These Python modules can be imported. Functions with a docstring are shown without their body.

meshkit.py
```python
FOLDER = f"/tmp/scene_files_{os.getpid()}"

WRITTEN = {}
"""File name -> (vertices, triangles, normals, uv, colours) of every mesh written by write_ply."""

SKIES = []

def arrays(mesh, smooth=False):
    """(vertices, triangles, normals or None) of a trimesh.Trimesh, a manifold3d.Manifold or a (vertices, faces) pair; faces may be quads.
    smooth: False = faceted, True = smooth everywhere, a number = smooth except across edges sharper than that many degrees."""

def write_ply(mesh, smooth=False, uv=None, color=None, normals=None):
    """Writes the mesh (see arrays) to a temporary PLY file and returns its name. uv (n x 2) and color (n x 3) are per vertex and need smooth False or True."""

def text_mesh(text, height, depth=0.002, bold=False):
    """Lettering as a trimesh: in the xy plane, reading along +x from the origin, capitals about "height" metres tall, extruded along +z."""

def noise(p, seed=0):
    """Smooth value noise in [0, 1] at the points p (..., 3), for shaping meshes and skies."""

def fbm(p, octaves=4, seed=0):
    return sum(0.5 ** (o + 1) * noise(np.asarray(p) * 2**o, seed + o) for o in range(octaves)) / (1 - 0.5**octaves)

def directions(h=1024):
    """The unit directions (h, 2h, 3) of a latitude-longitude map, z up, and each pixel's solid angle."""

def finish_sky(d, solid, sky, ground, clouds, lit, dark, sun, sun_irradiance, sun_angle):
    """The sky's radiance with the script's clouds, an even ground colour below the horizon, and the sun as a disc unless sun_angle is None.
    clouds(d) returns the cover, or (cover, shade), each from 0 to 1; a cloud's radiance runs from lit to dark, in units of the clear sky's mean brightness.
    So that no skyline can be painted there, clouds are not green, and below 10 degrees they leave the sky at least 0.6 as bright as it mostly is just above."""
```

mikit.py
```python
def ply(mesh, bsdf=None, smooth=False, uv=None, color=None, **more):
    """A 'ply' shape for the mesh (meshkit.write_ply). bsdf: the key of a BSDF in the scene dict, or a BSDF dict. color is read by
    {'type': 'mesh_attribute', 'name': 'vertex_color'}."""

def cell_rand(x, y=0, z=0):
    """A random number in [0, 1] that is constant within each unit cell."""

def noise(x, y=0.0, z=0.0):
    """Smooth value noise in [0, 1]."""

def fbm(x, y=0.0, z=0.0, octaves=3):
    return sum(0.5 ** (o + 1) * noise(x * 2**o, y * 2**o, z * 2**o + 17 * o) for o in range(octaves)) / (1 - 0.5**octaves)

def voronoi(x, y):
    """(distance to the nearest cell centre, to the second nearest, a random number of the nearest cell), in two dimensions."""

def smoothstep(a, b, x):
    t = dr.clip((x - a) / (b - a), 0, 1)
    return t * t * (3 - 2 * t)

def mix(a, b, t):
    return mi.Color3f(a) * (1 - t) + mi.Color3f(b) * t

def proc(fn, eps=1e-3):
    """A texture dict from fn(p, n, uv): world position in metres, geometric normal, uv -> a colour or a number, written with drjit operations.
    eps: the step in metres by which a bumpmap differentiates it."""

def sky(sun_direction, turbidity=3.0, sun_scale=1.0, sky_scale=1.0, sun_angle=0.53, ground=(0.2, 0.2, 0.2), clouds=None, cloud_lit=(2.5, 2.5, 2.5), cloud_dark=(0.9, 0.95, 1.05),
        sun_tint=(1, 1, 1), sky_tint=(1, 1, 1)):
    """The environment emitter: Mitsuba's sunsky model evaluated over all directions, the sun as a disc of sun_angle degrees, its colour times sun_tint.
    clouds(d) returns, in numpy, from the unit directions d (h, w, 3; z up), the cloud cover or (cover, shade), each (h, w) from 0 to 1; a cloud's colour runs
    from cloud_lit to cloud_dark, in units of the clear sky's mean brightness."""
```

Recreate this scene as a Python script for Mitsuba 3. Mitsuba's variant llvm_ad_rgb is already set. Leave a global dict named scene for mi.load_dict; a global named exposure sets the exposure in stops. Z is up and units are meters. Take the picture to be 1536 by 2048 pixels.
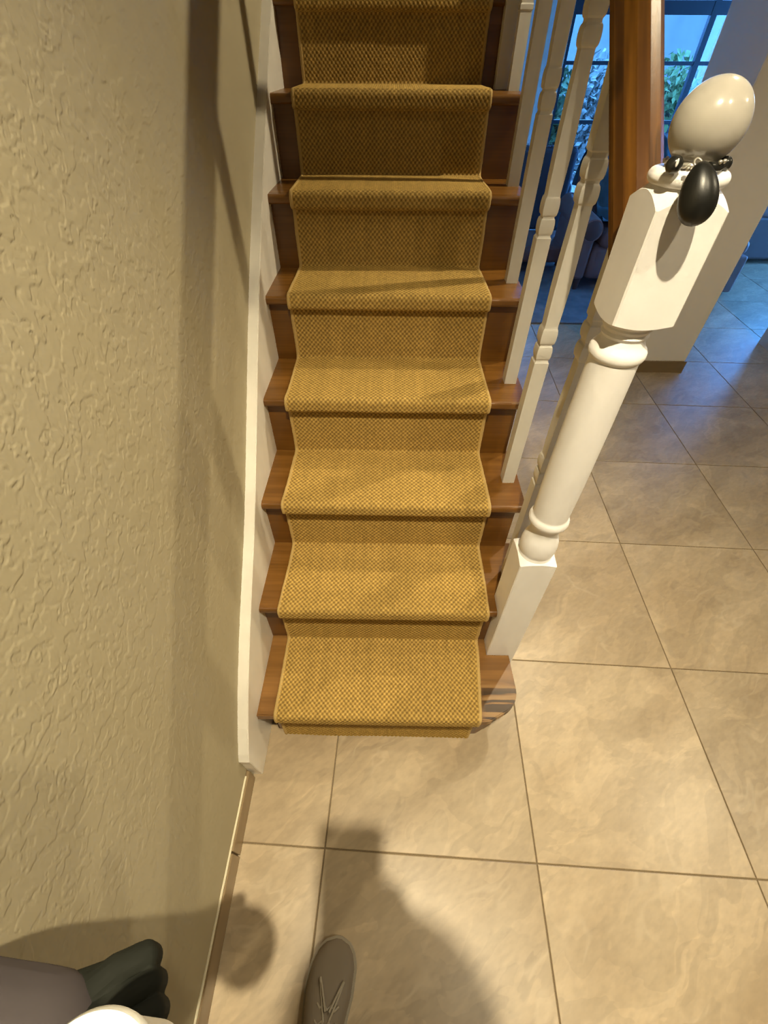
import math, random
import numpy as np, trimesh, manifold3d as m3
import drjit as dr
import mitsuba as mi
import mikit, meshkit
from shapely.geometry import Polygon, box as sbox, LineString
from shapely import affinity
from mikit import proc, noise, fbm, voronoi, cell_rand, smoothstep, mix

scene, labels = {'type': 'scene'}, {}
T = mi.ScalarTransform4f
A = lambda *v: np.array(v, float)

# ------------------------------------------------------------------ camera, light, exposure
CAM = A(0.3505, -0.4122, 1.4386)
FWD, UP = A(-0.0100, 0.6889, -0.7247), A(-0.0155, 0.7246, 0.6890)
scene['camera'] = {'type': 'perspective', 'fov_axis': 'x', 'fov': math.degrees(2 * math.atan(768 / 875.06)), 'near_clip': 0.02, 'far_clip': 100.0,
                   'to_world': T().look_at(origin=CAM.tolist(), target=(CAM + FWD).tolist(), up=UP.tolist())}
exposure = -0.15
SKY_K = 19.0
scene['sky'] = {'type': 'constant', 'radiance': {'type': 'rgb', 'value': [0.10 * SKY_K, 0.40 * SKY_K, 1.15 * SKY_K]}}   # blue dusk daylight
WARM = A(0.96, 0.83, 0.565)
SPOTS = [  # x, y, strength, depth of the bulb in its can, where
    (0.416, -0.55, 21500, .045, 'small recessed ceiling spot nearest the left wall'),
    (1.08, -0.62, 5200, .040, 'small recessed ceiling spot over the open hall floor'),
    (2.55, 0.25, 9500, .020, 'small recessed ceiling spot in front of the white pillar')]
AIMED = (1.48, 1.18, 2.40, (.38, 1.05, .95), 9500)     # a small surface-mounted spotlight turned towards the stairs

# ------------------------------------------------------------------ helpers
def tag(key, label=None, category=None, group=None, kind=None):
    d = {}
    if label: d['label'] = label
    if category: d['category'] = category
    if group: d['group'] = group
    if kind: d['kind'] = kind
    labels[key] = {**labels.get(key, {}), **d}
    return key

def num(key):
    used = lambda k: k in scene or k in labels or any(q.startswith(k + '__') for q in scene)
    if not used(key): return key
    i = 1
    while used(f'{key}_{i:03d}'): i += 1
    return f'{key}_{i:03d}'

def put(key, mesh, bsdf, smooth=False, parent=None, **kw):
    key = num((parent + '__' if parent else '') + key)
    scene[key] = mesh if isinstance(mesh, dict) else mikit.ply(mesh, bsdf, smooth=smooth, **kw)
    return key

def struct(key, mesh, bsdf, smooth=False, **kw):
    k = put(key, mesh, bsdf, smooth, **kw)
    return tag(k, kind='structure')

def bx(x0, x1, y0, y1, z0, z1):
    m = trimesh.creation.box((x1 - x0, y1 - y0, z1 - z0)); m.apply_translation(((x0 + x1) / 2, (y0 + y1) / 2, (z0 + z1) / 2)); return m

cat = lambda *ms: trimesh.util.concatenate(list(ms))

def man(mesh):
    return m3.Manifold(m3.Mesh(np.asarray(mesh.vertices, np.float32), np.asarray(mesh.faces, np.uint32)))

def tri(man_):
    q = man_.to_mesh(); return trimesh.Trimesh(q.vert_properties[:, :3], q.tri_verts, process=False)

def rbox(x0, x1, y0, y1, z0, z1, r, seg=12):
    s = m3.Manifold.sphere(r, seg)
    return tri(m3.Manifold.batch_hull([s.translate([x, y, z]) for x in (x0 + r, x1 - r) for y in (y0 + r, y1 - r) for z in (z0 + r, z1 - r)]))

def chbox(x0, x1, y0, y1, z0, z1, c=0.002):
    pts = []
    for x, sx in ((x0, 1), (x1, -1)):
        for y, sy in ((y0, 1), (y1, -1)):
            for z, sz in ((z0, 1), (z1, -1)):
                pts += [(x + sx * c, y + sy * c, z), (x + sx * c, y, z + sz * c), (x, y + sy * c, z + sz * c)]
    return tri(m3.Manifold.hull_points(np.array(pts)))

def lathe(prof, seg=56):
    prof = [(max(r, 0.0), z) for z, r in prof]
    if prof[0][0] > 0: prof.insert(0, (0, prof[0][1]))
    if prof[-1][0] > 0: prof.append((0, prof[-1][1]))
    return trimesh.creation.revolve(np.array(prof), sections=seg)

def prism_x(poly_yz, x0, x1):
    """polygon in (y, z), extruded along x"""
    m = trimesh.creation.extrude_polygon(Polygon(poly_yz) if not isinstance(poly_yz, Polygon) else poly_yz, x1 - x0, engine='earcut')
    v = m.vertices.copy(); m.vertices = np.stack([v[:, 2] + x0, v[:, 0], v[:, 1]], 1)
    return m

def prism_z(poly, z0, z1):
    m = trimesh.creation.extrude_polygon(poly, z1 - z0, engine='earcut'); m.apply_translation((0, 0, z0)); return m

def tube(pts, rad, sides=10, closed=False, caps=True):
    p = np.asarray(pts, float); n = len(p); rad = np.broadcast_to(rad, (n,))
    t = (np.roll(p, -1, 0) - np.roll(p, 1, 0)) if closed else np.gradient(p, axis=0)
    t /= np.linalg.norm(t, axis=1, keepdims=True) + 1e-12
    a = np.zeros_like(p); ref = A(1, 0, 0) if abs(t[0][0]) < .9 else A(0, 0, 1)
    for i in range(n):
        ref = ref - t[i] * (ref @ t[i]); ref /= np.linalg.norm(ref) + 1e-12; a[i] = ref
    b = np.cross(t, a); ang = np.arange(sides) * 2 * np.pi / sides
    v = (p[:, None] + rad[:, None, None] * (np.cos(ang)[None, :, None] * a[:, None] + np.sin(ang)[None, :, None] * b[:, None])).reshape(-1, 3)
    f = []
    for i in range(n if closed else n - 1):
        j = (i + 1) % n
        for k in range(sides):
            l = (k + 1) % sides
            f += [[i * sides + k, i * sides + l, j * sides + l], [i * sides + k, j * sides + l, j * sides + k]]
    if not closed and caps:
        v = np.vstack([v, p[0], p[-1]])
        for k in range(sides):
            l = (k + 1) % sides
            f += [[n * sides, l, k], [n * sides + 1, (n - 1) * sides + k, (n - 1) * sides + l]]
    return trimesh.Trimesh(v, f, process=False)

def fillet(pts, rads, seg=7):
    out = [pts[0]]
    for i in range(1, len(pts) - 1):
        p0, p1, p2 = (np.array(q, float) for q in pts[i - 1:i + 2]); r = rads[i]
        if r <= 0: out.append(p1); continue
        a, b = p0 - p1, p2 - p1; la, lb = np.linalg.norm(a), np.linalg.norm(b); a, b = a / la, b / lb
        th = math.acos(np.clip(a @ b, -1, 1)); d = min(r / math.tan(th / 2), la * .49, lb * .49); r = d * math.tan(th / 2)
        c = p1 + (a + b) / np.linalg.norm(a + b) * r / math.sin(th / 2)
        s, e = p1 + a * d - c, p1 + b * d - c
        for k in range(seg + 1):
            w = k / seg; om = math.acos(np.clip(s @ e / (r * r), -1, 1)) or 1e-6
            out.append(c + (math.sin((1 - w) * om) * s + math.sin(w * om) * e) / math.sin(om))
    return np.array(out + [pts[-1]])

def resample(p, step):
    d = np.r_[0, np.cumsum(np.linalg.norm(np.diff(p, axis=0), axis=1))]; n = int(d[-1] / step) + 1
    s = np.linspace(0, d[-1], n); return np.stack([np.interp(s, d, p[:, k]) for k in range(p.shape[1])], 1), s

def blob(chains, res=0.012, it=8, seg=20):
    """hulls of spheres along chains of (point, radius), joined, refined and smoothed into one continuous surface"""
    out = []
    for ch in chains:
        for (p, r), (q, s) in zip(ch[:-1], ch[1:]):
            out.append(m3.Manifold.batch_hull([m3.Manifold.sphere(r, seg).translate(list(p)), m3.Manifold.sphere(s, seg).translate(list(q))]))
    m = m3.Manifold.batch_boolean(out, m3.OpType.Add).refine_to_length(res)
    t = tri(m); t.merge_vertices(); trimesh.smoothing.filter_taubin(t, iterations=it)
    return t

# ------------------------------------------------------------------ materials
def rgb(*c): return {'type': 'rgb', 'value': list(c)}
def pr(key, color, rough=.5, spec=.5, **kw):
    scene[key] = {'type': 'twosided', 'bsdf': {'type': 'principled', 'base_color': color if isinstance(color, dict) else rgb(*color), 'roughness': rough, 'specular': spec, **kw}}
    return key

def wall_c(p, n, uv):
    return mix((.305, .265, .172), (.34, .295, .195), fbm(p.x * 2, p.y * 2, p.z * 2, 3))
pr('wallpaper', proc(wall_c), .72, .3)
pr('plaster', (.52, .49, .44), .9, .2)
pr('pillar_paint', (.78, .745, .69), .9, .2)
pr('ceiling_paint', (.46, .435, .38), .9, .2)
def paint_c(p, n, uv):
    s = fbm(p.x * 40, p.y * 40, p.z * 14, 3)
    return mix((.64, .605, .54), (.69, .655, .585), s)
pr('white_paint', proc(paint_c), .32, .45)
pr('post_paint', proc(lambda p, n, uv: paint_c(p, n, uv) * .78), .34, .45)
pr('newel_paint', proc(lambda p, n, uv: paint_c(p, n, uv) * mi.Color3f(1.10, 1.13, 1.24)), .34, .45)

def tile_c(p, n, uv):
    c, s = math.cos(TH), math.sin(TH)
    X, Y = p.x - TX, p.y - TY
    u, v = (X * c + Y * s) / TS, (-X * s + Y * c) / TS
    i, j = dr.floor(u), dr.floor(v)
    o = cell_rand(i, j, 3) * 40
    w = u * .8 + v * .55
    q = v * .8 - u * .55
    warp = fbm(u * 3 + o, v * 3, o, 3)
    cl = fbm(w * 2.2 + o + warp * 1.2, q * 5 + o, 2, 4)
    vein = smoothstep(.035, .0, dr.abs(fbm(w * 2.5 + o, q * 6 + warp * 2, 7 + o, 4) - .5)) * smoothstep(.45, .7, fbm(u * 4 + o, v * 4, 9, 2))
    w2, q2 = w + warp * .5, q + warp * .35
    fl = smoothstep(.50, .525, fbm(w2 * 3 + o + 5, q2 * 8 + o, 3, 4)) * .5 + smoothstep(.56, .58, fbm(w2 * 5 + o + 9, q2 * 13 + o, 6, 4)) * .5
    fine = fbm(w * 30 + o, q * 70, 1, 3)
    a = mix((.345, .262, .165), (.43, .338, .222), smoothstep(.25, .75, cl))
    a = a * (.90 + .20 * fine) * (.88 + .16 * cell_rand(i, j, 5))
    return mix(a * (.93 + .17 * fl), (.56, .47, .34), vein * .2)
TX, TY, TH, TS = 0.1976, -0.2638, -0.03837, 0.55
pr('floor_tile', proc(tile_c), .36, .5)
pr('grout', (.20, .15, .09), .9, .2)
def plinth_c(p, n, uv): return mix((.185, .125, .06), (.235, .165, .085), fbm(p.x * 6, p.y * 6, p.z * 20, 3))
pr('plinth_tile', proc(plinth_c), .4, .5)
pr('caulk', (.62, .56, .42), .8, .2)

def wood(light, dark, ax, fr=(3, 55, 55)):
    def f(p, n, uv):
        l, a, b = (p.x, p.y, p.z) if ax == 'x' else (p.y, p.x, p.z)
        k = cell_rand(dr.floor(p.z / .1942 + .3), 1, 4) * 9
        g = fbm(l * fr[0] + k, a * fr[1] + k, b * fr[2] * .6, 4)
        f2 = fbm(l * 9, a * 260, b * 260, 2)
        c = mix(dark, light, smoothstep(.28, .72, g)) * (.86 + .28 * f2)
        return c
    return f
def tread_wear(p, n, uv):   # worn anti-slip grooves and stains at the free end of the lowest step
    c = wood((.20, .092, .02), (.135, .058, .010), 'x')(p, n, uv)
    e = smoothstep(.605, .63, p.x) * smoothstep(.125, .07, p.y)
    st = noise(p.y * 150 + noise(p.x * 40, p.y * 20, 3) * .8, p.x * 9, 5)
    return c * (1 - e * .75 * smoothstep(.50, .58, st)) + mi.Color3f(.10, .075, .04) * e * smoothstep(.5, .3, st)
pr('oak_tread', proc(wood((.155, .066, .012), (.105, .042, .006), 'x')), .28, .5)
pr('oak_tread_worn', proc(tread_wear), .38, .5)
pr('oak_riser', proc(wood((.135, .054, .007), (.095, .036, .004), 'x', (3, 30, 30))), .3, .5)
def rail_c(p, n, uv):
    l = p.y * .74 + p.z * .67
    g = fbm(l * 2.5, p.x * 60, (p.z - .9162 * p.y) * 45, 4)
    kn = smoothstep(.62, .75, fbm(l * 7 + 3, p.x * 70, 4, 2))
    return mix((.075, .027, .004), (.20, .082, .011), smoothstep(.3, .72, g)) * (1 - .45 * kn)
pr('rail_wood', proc(rail_c), .38, .35)

PX, PY = 0.0124, 0.0142
def sisal_c(p, n, uv):
    k = dr.cos(uv.x * (2 * math.pi / PX)) * dr.cos(uv.y * (2 * math.pi / PY))
    col = noise(uv.x * 95, uv.y * 2.5, 2)
    f = fbm(uv.x * 420, uv.y * 420, 3, 2)
    c = mix((.20, .122, .030), (.46, .30, .088), smoothstep(-.8, .8, k))
    r = cell_rand(dr.floor(uv.x / PX * 2), dr.floor(uv.y / PY * 2), 8)
    return c * (.92 + .13 * col) * (.82 + .36 * f) * (.9 + .2 * r)
pr('sisal', proc(sisal_c), .85, .15)
pr('binding_cloth', (.42, .29, .11), .8, .15)

pr('ball_paint', (.36, .335, .29), .13, .6, clearcoat=.6, clearcoat_gloss=.93)
pr('black_gloss', (.006, .006, .005), .36, .4)
pr('black_bead', (.01, .01, .009), .22, .6)
pr('silver_cord', (.55, .52, .45), .35, .5, metallic=.8)
pr('steel_frame', (.008, .014, .022), .45, .4)
scene['glass'] = {'type': 'thindielectric', 'int_ior': 1.5}
def leather_c(p, n, uv): return mix((.16, .095, .085), (.22, .135, .12), fbm(p.x * 9, p.y * 9, p.z * 9, 3))
pr('leather', proc(leather_c), .42, .5)
pr('leather_dark', (.085, .05, .042), .45, .5)
def teal_c(p, n, uv): return mix((.03, .075, .10), (.075, .16, .20), fbm(p.x * 12, p.y * 12, p.z * 12, 3))
pr('teal_cloth', proc(teal_c), .75, .25, sheen=.6)
pr('navy_cloth', (.075, .10, .13), .8, .2, sheen=.4)
def rug_c(p, n, uv): return mix((.13, .14, .15), (.22, .23, .235), fbm(p.x * 14, p.y * 14, 1, 3))
pr('rug_pile', proc(rug_c), .95, .1)
pr('chrome', (.7, .7, .7), .2, .5, metallic=1.0)
def pav_c(p, n, uv): return mix((.15, .145, .14), (.20, .195, .19), fbm(p.x * 3, p.y * 3, 1, 4))
pr('paving', proc(pav_c), .8, .2)
def gw_c(p, n, uv): return mix((.105, .105, .105), (.17, .165, .16), fbm(p.x * 2.2, p.z * 1.1, 3, 4))
pr('garden_wall_paint', proc(gw_c), .9, .2)
for q, (a, b) in enumerate((((.05, .095, .025), (.12, .17, .06)), ((.025, .055, .022), (.065, .10, .045)), ((.12, .13, .11), (.23, .225, .20)))):
    pr(f'leaf_{q}', proc(lambda p, n, uv, a=a, b=b: mix(a, b, noise(p.x * 23, p.y * 23, p.z * 23))), .7, .2)
pr('bark', (.16, .11, .08), .9, .1)
pr('terracotta', (.4, .2, .12), .8, .2)
pr('sleeve_cloth', (.062, .053, .055), .85, .2, sheen=.3)
pr('cuff_cloth', (.012, .0135, .010), .8, .2)
pr('skin', (.60, .40, .30), .5, .4)
pr('trouser_cloth', (.05, .055, .07), .85, .2)
pr('shoe_suede', (.17, .14, .105), .8, .2)
pr('shoe_sole', (.27, .235, .18), .7, .3)
pr('hair', (.06, .04, .025), .6, .3)
pr('cup_white', (.85, .85, .80), .35, .5)
pr('phone_black', (.015, .015, .018), .25, .5)
pr('bead_white', (.75, .72, .70), .3, .5)

# ------------------------------------------------------------------ numbers of the staircase
r, g, ov, W = 0.19405, 0.2118, 0.0257, 0.7272
NS = 12
WALLX = -0.028
H = 2.5

# ------------------------------------------------------------------ room shell
struct('floor', bx(-.15, 5.6, -2.1, 6.7, -.10, -.0035), 'grout')
cT, sT = math.cos(TH), math.sin(TH)
region = sbox(WALLX + .0005, -2.0, 5.5, 6.6)
stairs_fp = sbox(-.03, .05, .70, 2.6)
pil = sbox(1.905, 2.262, 2.243, 2.73)
full = {}
def tile_mesh(poly):
    h, c = .0035, .0012
    pl = poly.buffer(-c, join_style=2)
    m = prism_z(poly, -h, -c * .7)
    try:
        a, b = np.array(poly.exterior.coords)[:-1], np.array(pl.exterior.coords)[:-1]
        if len(a) == len(b):
            v = np.vstack([np.c_[a, np.full(len(a), -h)], np.c_[a, np.full(len(a), -c * .7)], np.c_[b, np.zeros(len(b))]])
            return tri(m3.Manifold.hull_points(v))
    except Exception: pass
    return prism_z(poly, -h, 0)
q0 = tile_mesh(sbox(.0018, .0018, TS - .0018, TS - .0018))
full_ply = mikit.ply(q0, 'floor_tile')
for j in range(-4, 13):
    for i in range(-2, 11):
        loc = sbox(i * TS + .0018, j * TS + .0018, (i + 1) * TS - .0018, (j + 1) * TS - .0018)
        wp = affinity.affine_transform(loc, [cT, -sT, sT, cT, TX, TY])
        cl = wp.intersection(region)
        if cl.area < .0015 or stairs_fp.contains(cl): continue
        if cl.area > .999 * wp.area:
            k = num('floor__tile'); scene[k] = {**full_ply, 'to_world': T().translate([TX, TY, 0]).rotate([0, 0, 1], math.degrees(TH)).translate([i * TS, j * TS, 0])}
        else:
            put('tile', tile_mesh(cl), 'floor_tile', parent='floor')

# left wall: the relief of the embossed paper is real where the picture shows it near, and fades to plain paper farther on
gy = np.r_[np.linspace(-2.1, -.62, 30)[:-1], np.arange(-.62, -.46, .004), np.arange(-.46, .40, .0015), np.arange(.40, 1.15, .0035), np.linspace(1.15, 3.1, 40)]
gz = np.r_[np.linspace(-.1, .10, 6)[:-1], np.arange(.10, .55, .004), np.arange(.55, 1.62, .0016), np.arange(1.62, 2.0, .005), np.linspace(2.0, 4.3, 20)]
GY, GZ = np.meshgrid(gy, gz, indexing='ij')
def n3(a, b, c, sd): return meshkit.noise(np.stack([a, b, 0 * a + c], -1), sd)
vv = n3(GY * 80 + n3(GY * 150, GZ * 150, 3, 1) * 1.0, GZ * 80 + n3(GY * 150 + 50, GZ * 150, 8, 2) * 1.0, 2.5, 4)
sv = np.sin(vv * 12.5)
relief = .55 * np.clip((sv + .3) / .6, 0, 1) + .6 * (1 - np.exp(-(sv / .38) ** 2))      # plateaus with a groove round each
ramp = lambda a, lo, hi: np.clip((a - lo) / (hi - lo), 0, 1)
relief = relief * ramp(GY, -.62, -.55) * ramp(-GY, -1.15, -.75) * ramp(GZ, .10, .2) * ramp(-GZ, -2.0, -1.8) * .00075
gp = np.stack([WALLX + relief, GY, GZ], -1).reshape(-1, 3); gi = np.arange(len(gp)).reshape(GY.shape)
gf = np.vstack([np.stack([gi[:-1, :-1], gi[1:, :-1], gi[1:, 1:]], -1).reshape(-1, 3), np.stack([gi[:-1, :-1], gi[1:, 1:], gi[:-1, 1:]], -1).reshape(-1, 3)])
struct('wall_left', cat(bx(-.20, WALLX - .0005, -2.1, 3.1, -.1, 4.3), trimesh.Trimesh(gp, gf, process=False)), 'wallpaper', 40)
struct('wall_front', bx(-.2, 5.6, -2.15, -2.0, -.1, H + .1), 'plaster')
struct('wall_right', cat(bx(5.5, 5.65, -2.1, 2.7, -.1, H + .1), bx(5.5, 5.65, 6.2, 6.7, -.1, H + .1), bx(5.5, 5.65, 2.7, 6.2, 2.25, H + .1), bx(5.5, 5.65, 2.7, 6.2, -.1, .03)), 'plaster')
tag('window_2', kind='structure')
put('frame', cat(*[bx(5.54, 5.60, y - .03, y + .03, .03, 2.25) for y in (2.73, 3.86, 5.03, 6.17)], bx(5.545, 5.595, 2.7, 6.2, .03, .08), bx(5.545, 5.595, 2.7, 6.2, 2.19, 2.25)), 'steel_frame', parent='window_2')
for ya, yb in ((2.76, 3.83), (3.89, 5.0), (5.06, 6.14)):
    put('pane', trimesh.Trimesh([(5.57, ya, .08), (5.57, yb, .08), (5.57, yb, 2.19), (5.57, ya, 2.19)], [[0, 1, 2], [0, 2, 3]], process=False), 'glass', parent='window_2')
WY = 6.6
wx0, wx1, wz0, wz1 = 2.22, 5.30, .03, 2.25
struct('wall_back', cat(bx(.7, wx0, WY, WY + .18, -.1, H + .1), bx(wx1, 5.6, WY, WY + .18, -.1, H + .1),
                        bx(wx0, wx1, WY, WY + .18, wz1, H + .1), bx(wx0, wx1, WY, WY + .18, -.1, wz0)), 'plaster')
struct('wall_inner', cat(bx(.66, .76, 2.62, 6.7, -.1, H + .1), bx(-.2, .76, 3.0, 3.1, -.1, 4.3)), 'plaster')
struct('wall_stairwell', cat(bx(.76, .86, .1, 3.1, H, 4.3), bx(-.2, .86, .0, .1, H, 4.3)), 'plaster')
cl_ = sbox(-.2, -2.1, 5.6, 6.7).difference(sbox(-.2, .1, .76, 6.7))
from shapely.geometry import Point
for q_ in SPOTS: cl_ = cl_.difference(Point(q_[0], q_[1]).buffer(.0475, quad_segs=10))
struct('ceiling', cat(prism_z(cl_, H, H + .1), bx(-.2, .86, 0, 3.1, 4.3, 4.4)), 'ceiling_paint')
struct('wall_divider', bx(3.0, 5.5, 2.30, 2.70, 0, H), 'plaster')
struct('wall_pillar', chbox(1.905, 2.243, 2.262, 2.73, 0, H, .004), 'pillar_paint')
struct('baseboard_pillar', cat(chbox(1.903, 2.249, 2.252, 2.262, 0, .077, .0015), chbox(2.243, 2.251, 2.252, 2.735, 0, .077, .0015), chbox(1.897, 1.905, 2.252, 2.735, 0, .077, .0015)), 'plinth_tile')
# plinth of floor tile along the left wall, two lengths with a joint, and the line of filler above it
bb = struct('baseboard_left', bx(WALLX - .002, WALLX + .0005, -2.0, -.104, 0, .080), 'grout')
for y0, y1 in ((-.282, -.106), (-.838, -.286), (-1.394, -.842), (-1.99, -1.398)):
    put('tile', chbox(WALLX, WALLX + .0085, y0, y1, .001, .076, .001), 'plinth_tile', parent='baseboard_left')
rng = np.random.default_rng(3)
pts = np.array([(WALLX + .0015, y, .0785 + rng.uniform(-.0012, .0012)) for y in np.arange(-1.98, -.107, .03)])
k = put('filler', tube(pts, .0032, 6), 'caulk', True, parent='baseboard_left'); tag(k, 'pale line of filler above the brown plinth')

# ------------------------------------------------------------------ staircase
st = 'staircase'
tag(st, 'steep oak staircase with white strings rising away beside the textured wall', 'staircase')
NEW = A(.694, .230); NA = .042
def nose_poly(y0, y1, z0, z1, rr=.009):
    p = sbox(y0, z0, y1, z1)
    return p.intersection(p.buffer(-rr).buffer(rr, quad_segs=6).union(sbox(y0 + rr, z0, y1, z1)))
for k in range(1, NS + 1):
    z1 = k * r
    if k == 1:
        # free, rounded end of the lowest step, notched round the newel
        end = fillet([(.0, .0), (.632, -.004), (.722, .045), (.718, .186), (.718, .26), (0, .26)], [0, .05, .07, .05, 0, 0], 10)
        poly = Polygon(end).difference(sbox(NEW[0] - NA - .0005, NEW[1] - NA - .0005, 1, 1))
        base = prism_z(poly, z1 - .026, z1 - .003); top = prism_z(poly.buffer(-.003, join_style=2), z1 - .003, z1)
        key = put('tread', cat(base, top), 'oak_tread_worn', parent=st)
        tag(key, 'lowest oak tread with a rounded, worn end at the newel')
        e2 = Polygon(end).buffer(-.028, join_style=1).difference(sbox(NEW[0] - NA - .0005, NEW[1] - NA - .0005, 1, 1))
        e2 = e2.intersection(sbox(0, 0, 1, .24))
        put('riser', prism_z(e2, 0, z1 - .026), 'oak_riser', parent=st)
        continue
    y0, y1 = (k - 1) * g, k * g + ov + .012
    m = prism_x(nose_poly(y0, y1, z1 - .0235, z1), 0.0, W)
    if k == 2:   # the second tread is cut back round the newel
        m = tri(man(m) - man(bx(NEW[0] - NA - .0005, 1, NEW[1] - NA - .0005 - .1, NEW[1] + NA + .0005, 0, 2)))
    put('tread', m, 'oak_tread', 40, parent=st)
    rx = W - .017
    m = bx(0, rx, (k - 1) * g + ov, (k - 1) * g + ov + .012, (k - 1) * r, z1 - .0235)
    if k == 2: m = tri(man(m) - man(bx(NEW[0] - NA - .0005, 1, 0, NEW[1] + NA + .0005, 0, 2)))
    put('riser', m, 'oak_riser', parent=st)
# left string: a white board against the wall with a flat top that runs up parallel to the steps
cap = [(-.108, .168), (-.095, .188), (.40, .628), (.83, 1.026), (1.317, 1.418), (1.50, 1.56), (2.6, 2.50)]
cy = np.array([c[0] for c in cap]); cz = np.array([c[1] for c in cap])
from scipy.interpolate import PchipInterpolator
ys = np.r_[cy[0], np.linspace(cy[1], cy[-1], 60)]; zs = PchipInterpolator(cy, cz)(ys)
low = [(2.6, .0), (-.096, .0), (-.0965, .02), (-.1005, .05), (-.103, .09), (-.1035, .13), (-.107, .160)]
lp = Polygon(list(zip(ys, zs)) + low).buffer(0)
m = cat(prism_x(lp, WALLX, -.0015), prism_x(lp.buffer(-.0015, join_style=2), -.0015, 0.0))
put('left_string', m, 'white_paint', parent=st)
# right string and the closed panel under the stairs
sp = [(.10, 0.0), (.272, 0.0)]
stp = [(NEW[1] + NA + .001, 0), (NEW[1] + NA + .001, r * 2 - .0235)]
for k in range(2, NS + 1):
    yb = k * g + ov + .0121
    stp += [(yb, k * r - .0235), (yb, (k + 1) * r - .0235 if k < NS else k * r - .0235)]
stp += [(stp[-1][0], 0)]
put('right_string', prism_x(Polygon(stp).buffer(0), W - .075, W - .016), 'white_paint', parent=st)

# ------------------------------------------------------------------ sisal runner
t = .0105
path, rad = [(ov - t - .004, .0015)], [0]
for k in range(1, 10):
    z = k * r
    path += [((k - 1) * g + ov - t, z - .0235 - t), ((k - 1) * g - t, z - .0235 - t), ((k - 1) * g - t, z + t), (k * g + ov - t, z + t)]
    rad += [.008, .016, .017, .006]
path.append((path[-1][0], path[-1][1] + .12)); rad.append(0)
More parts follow.
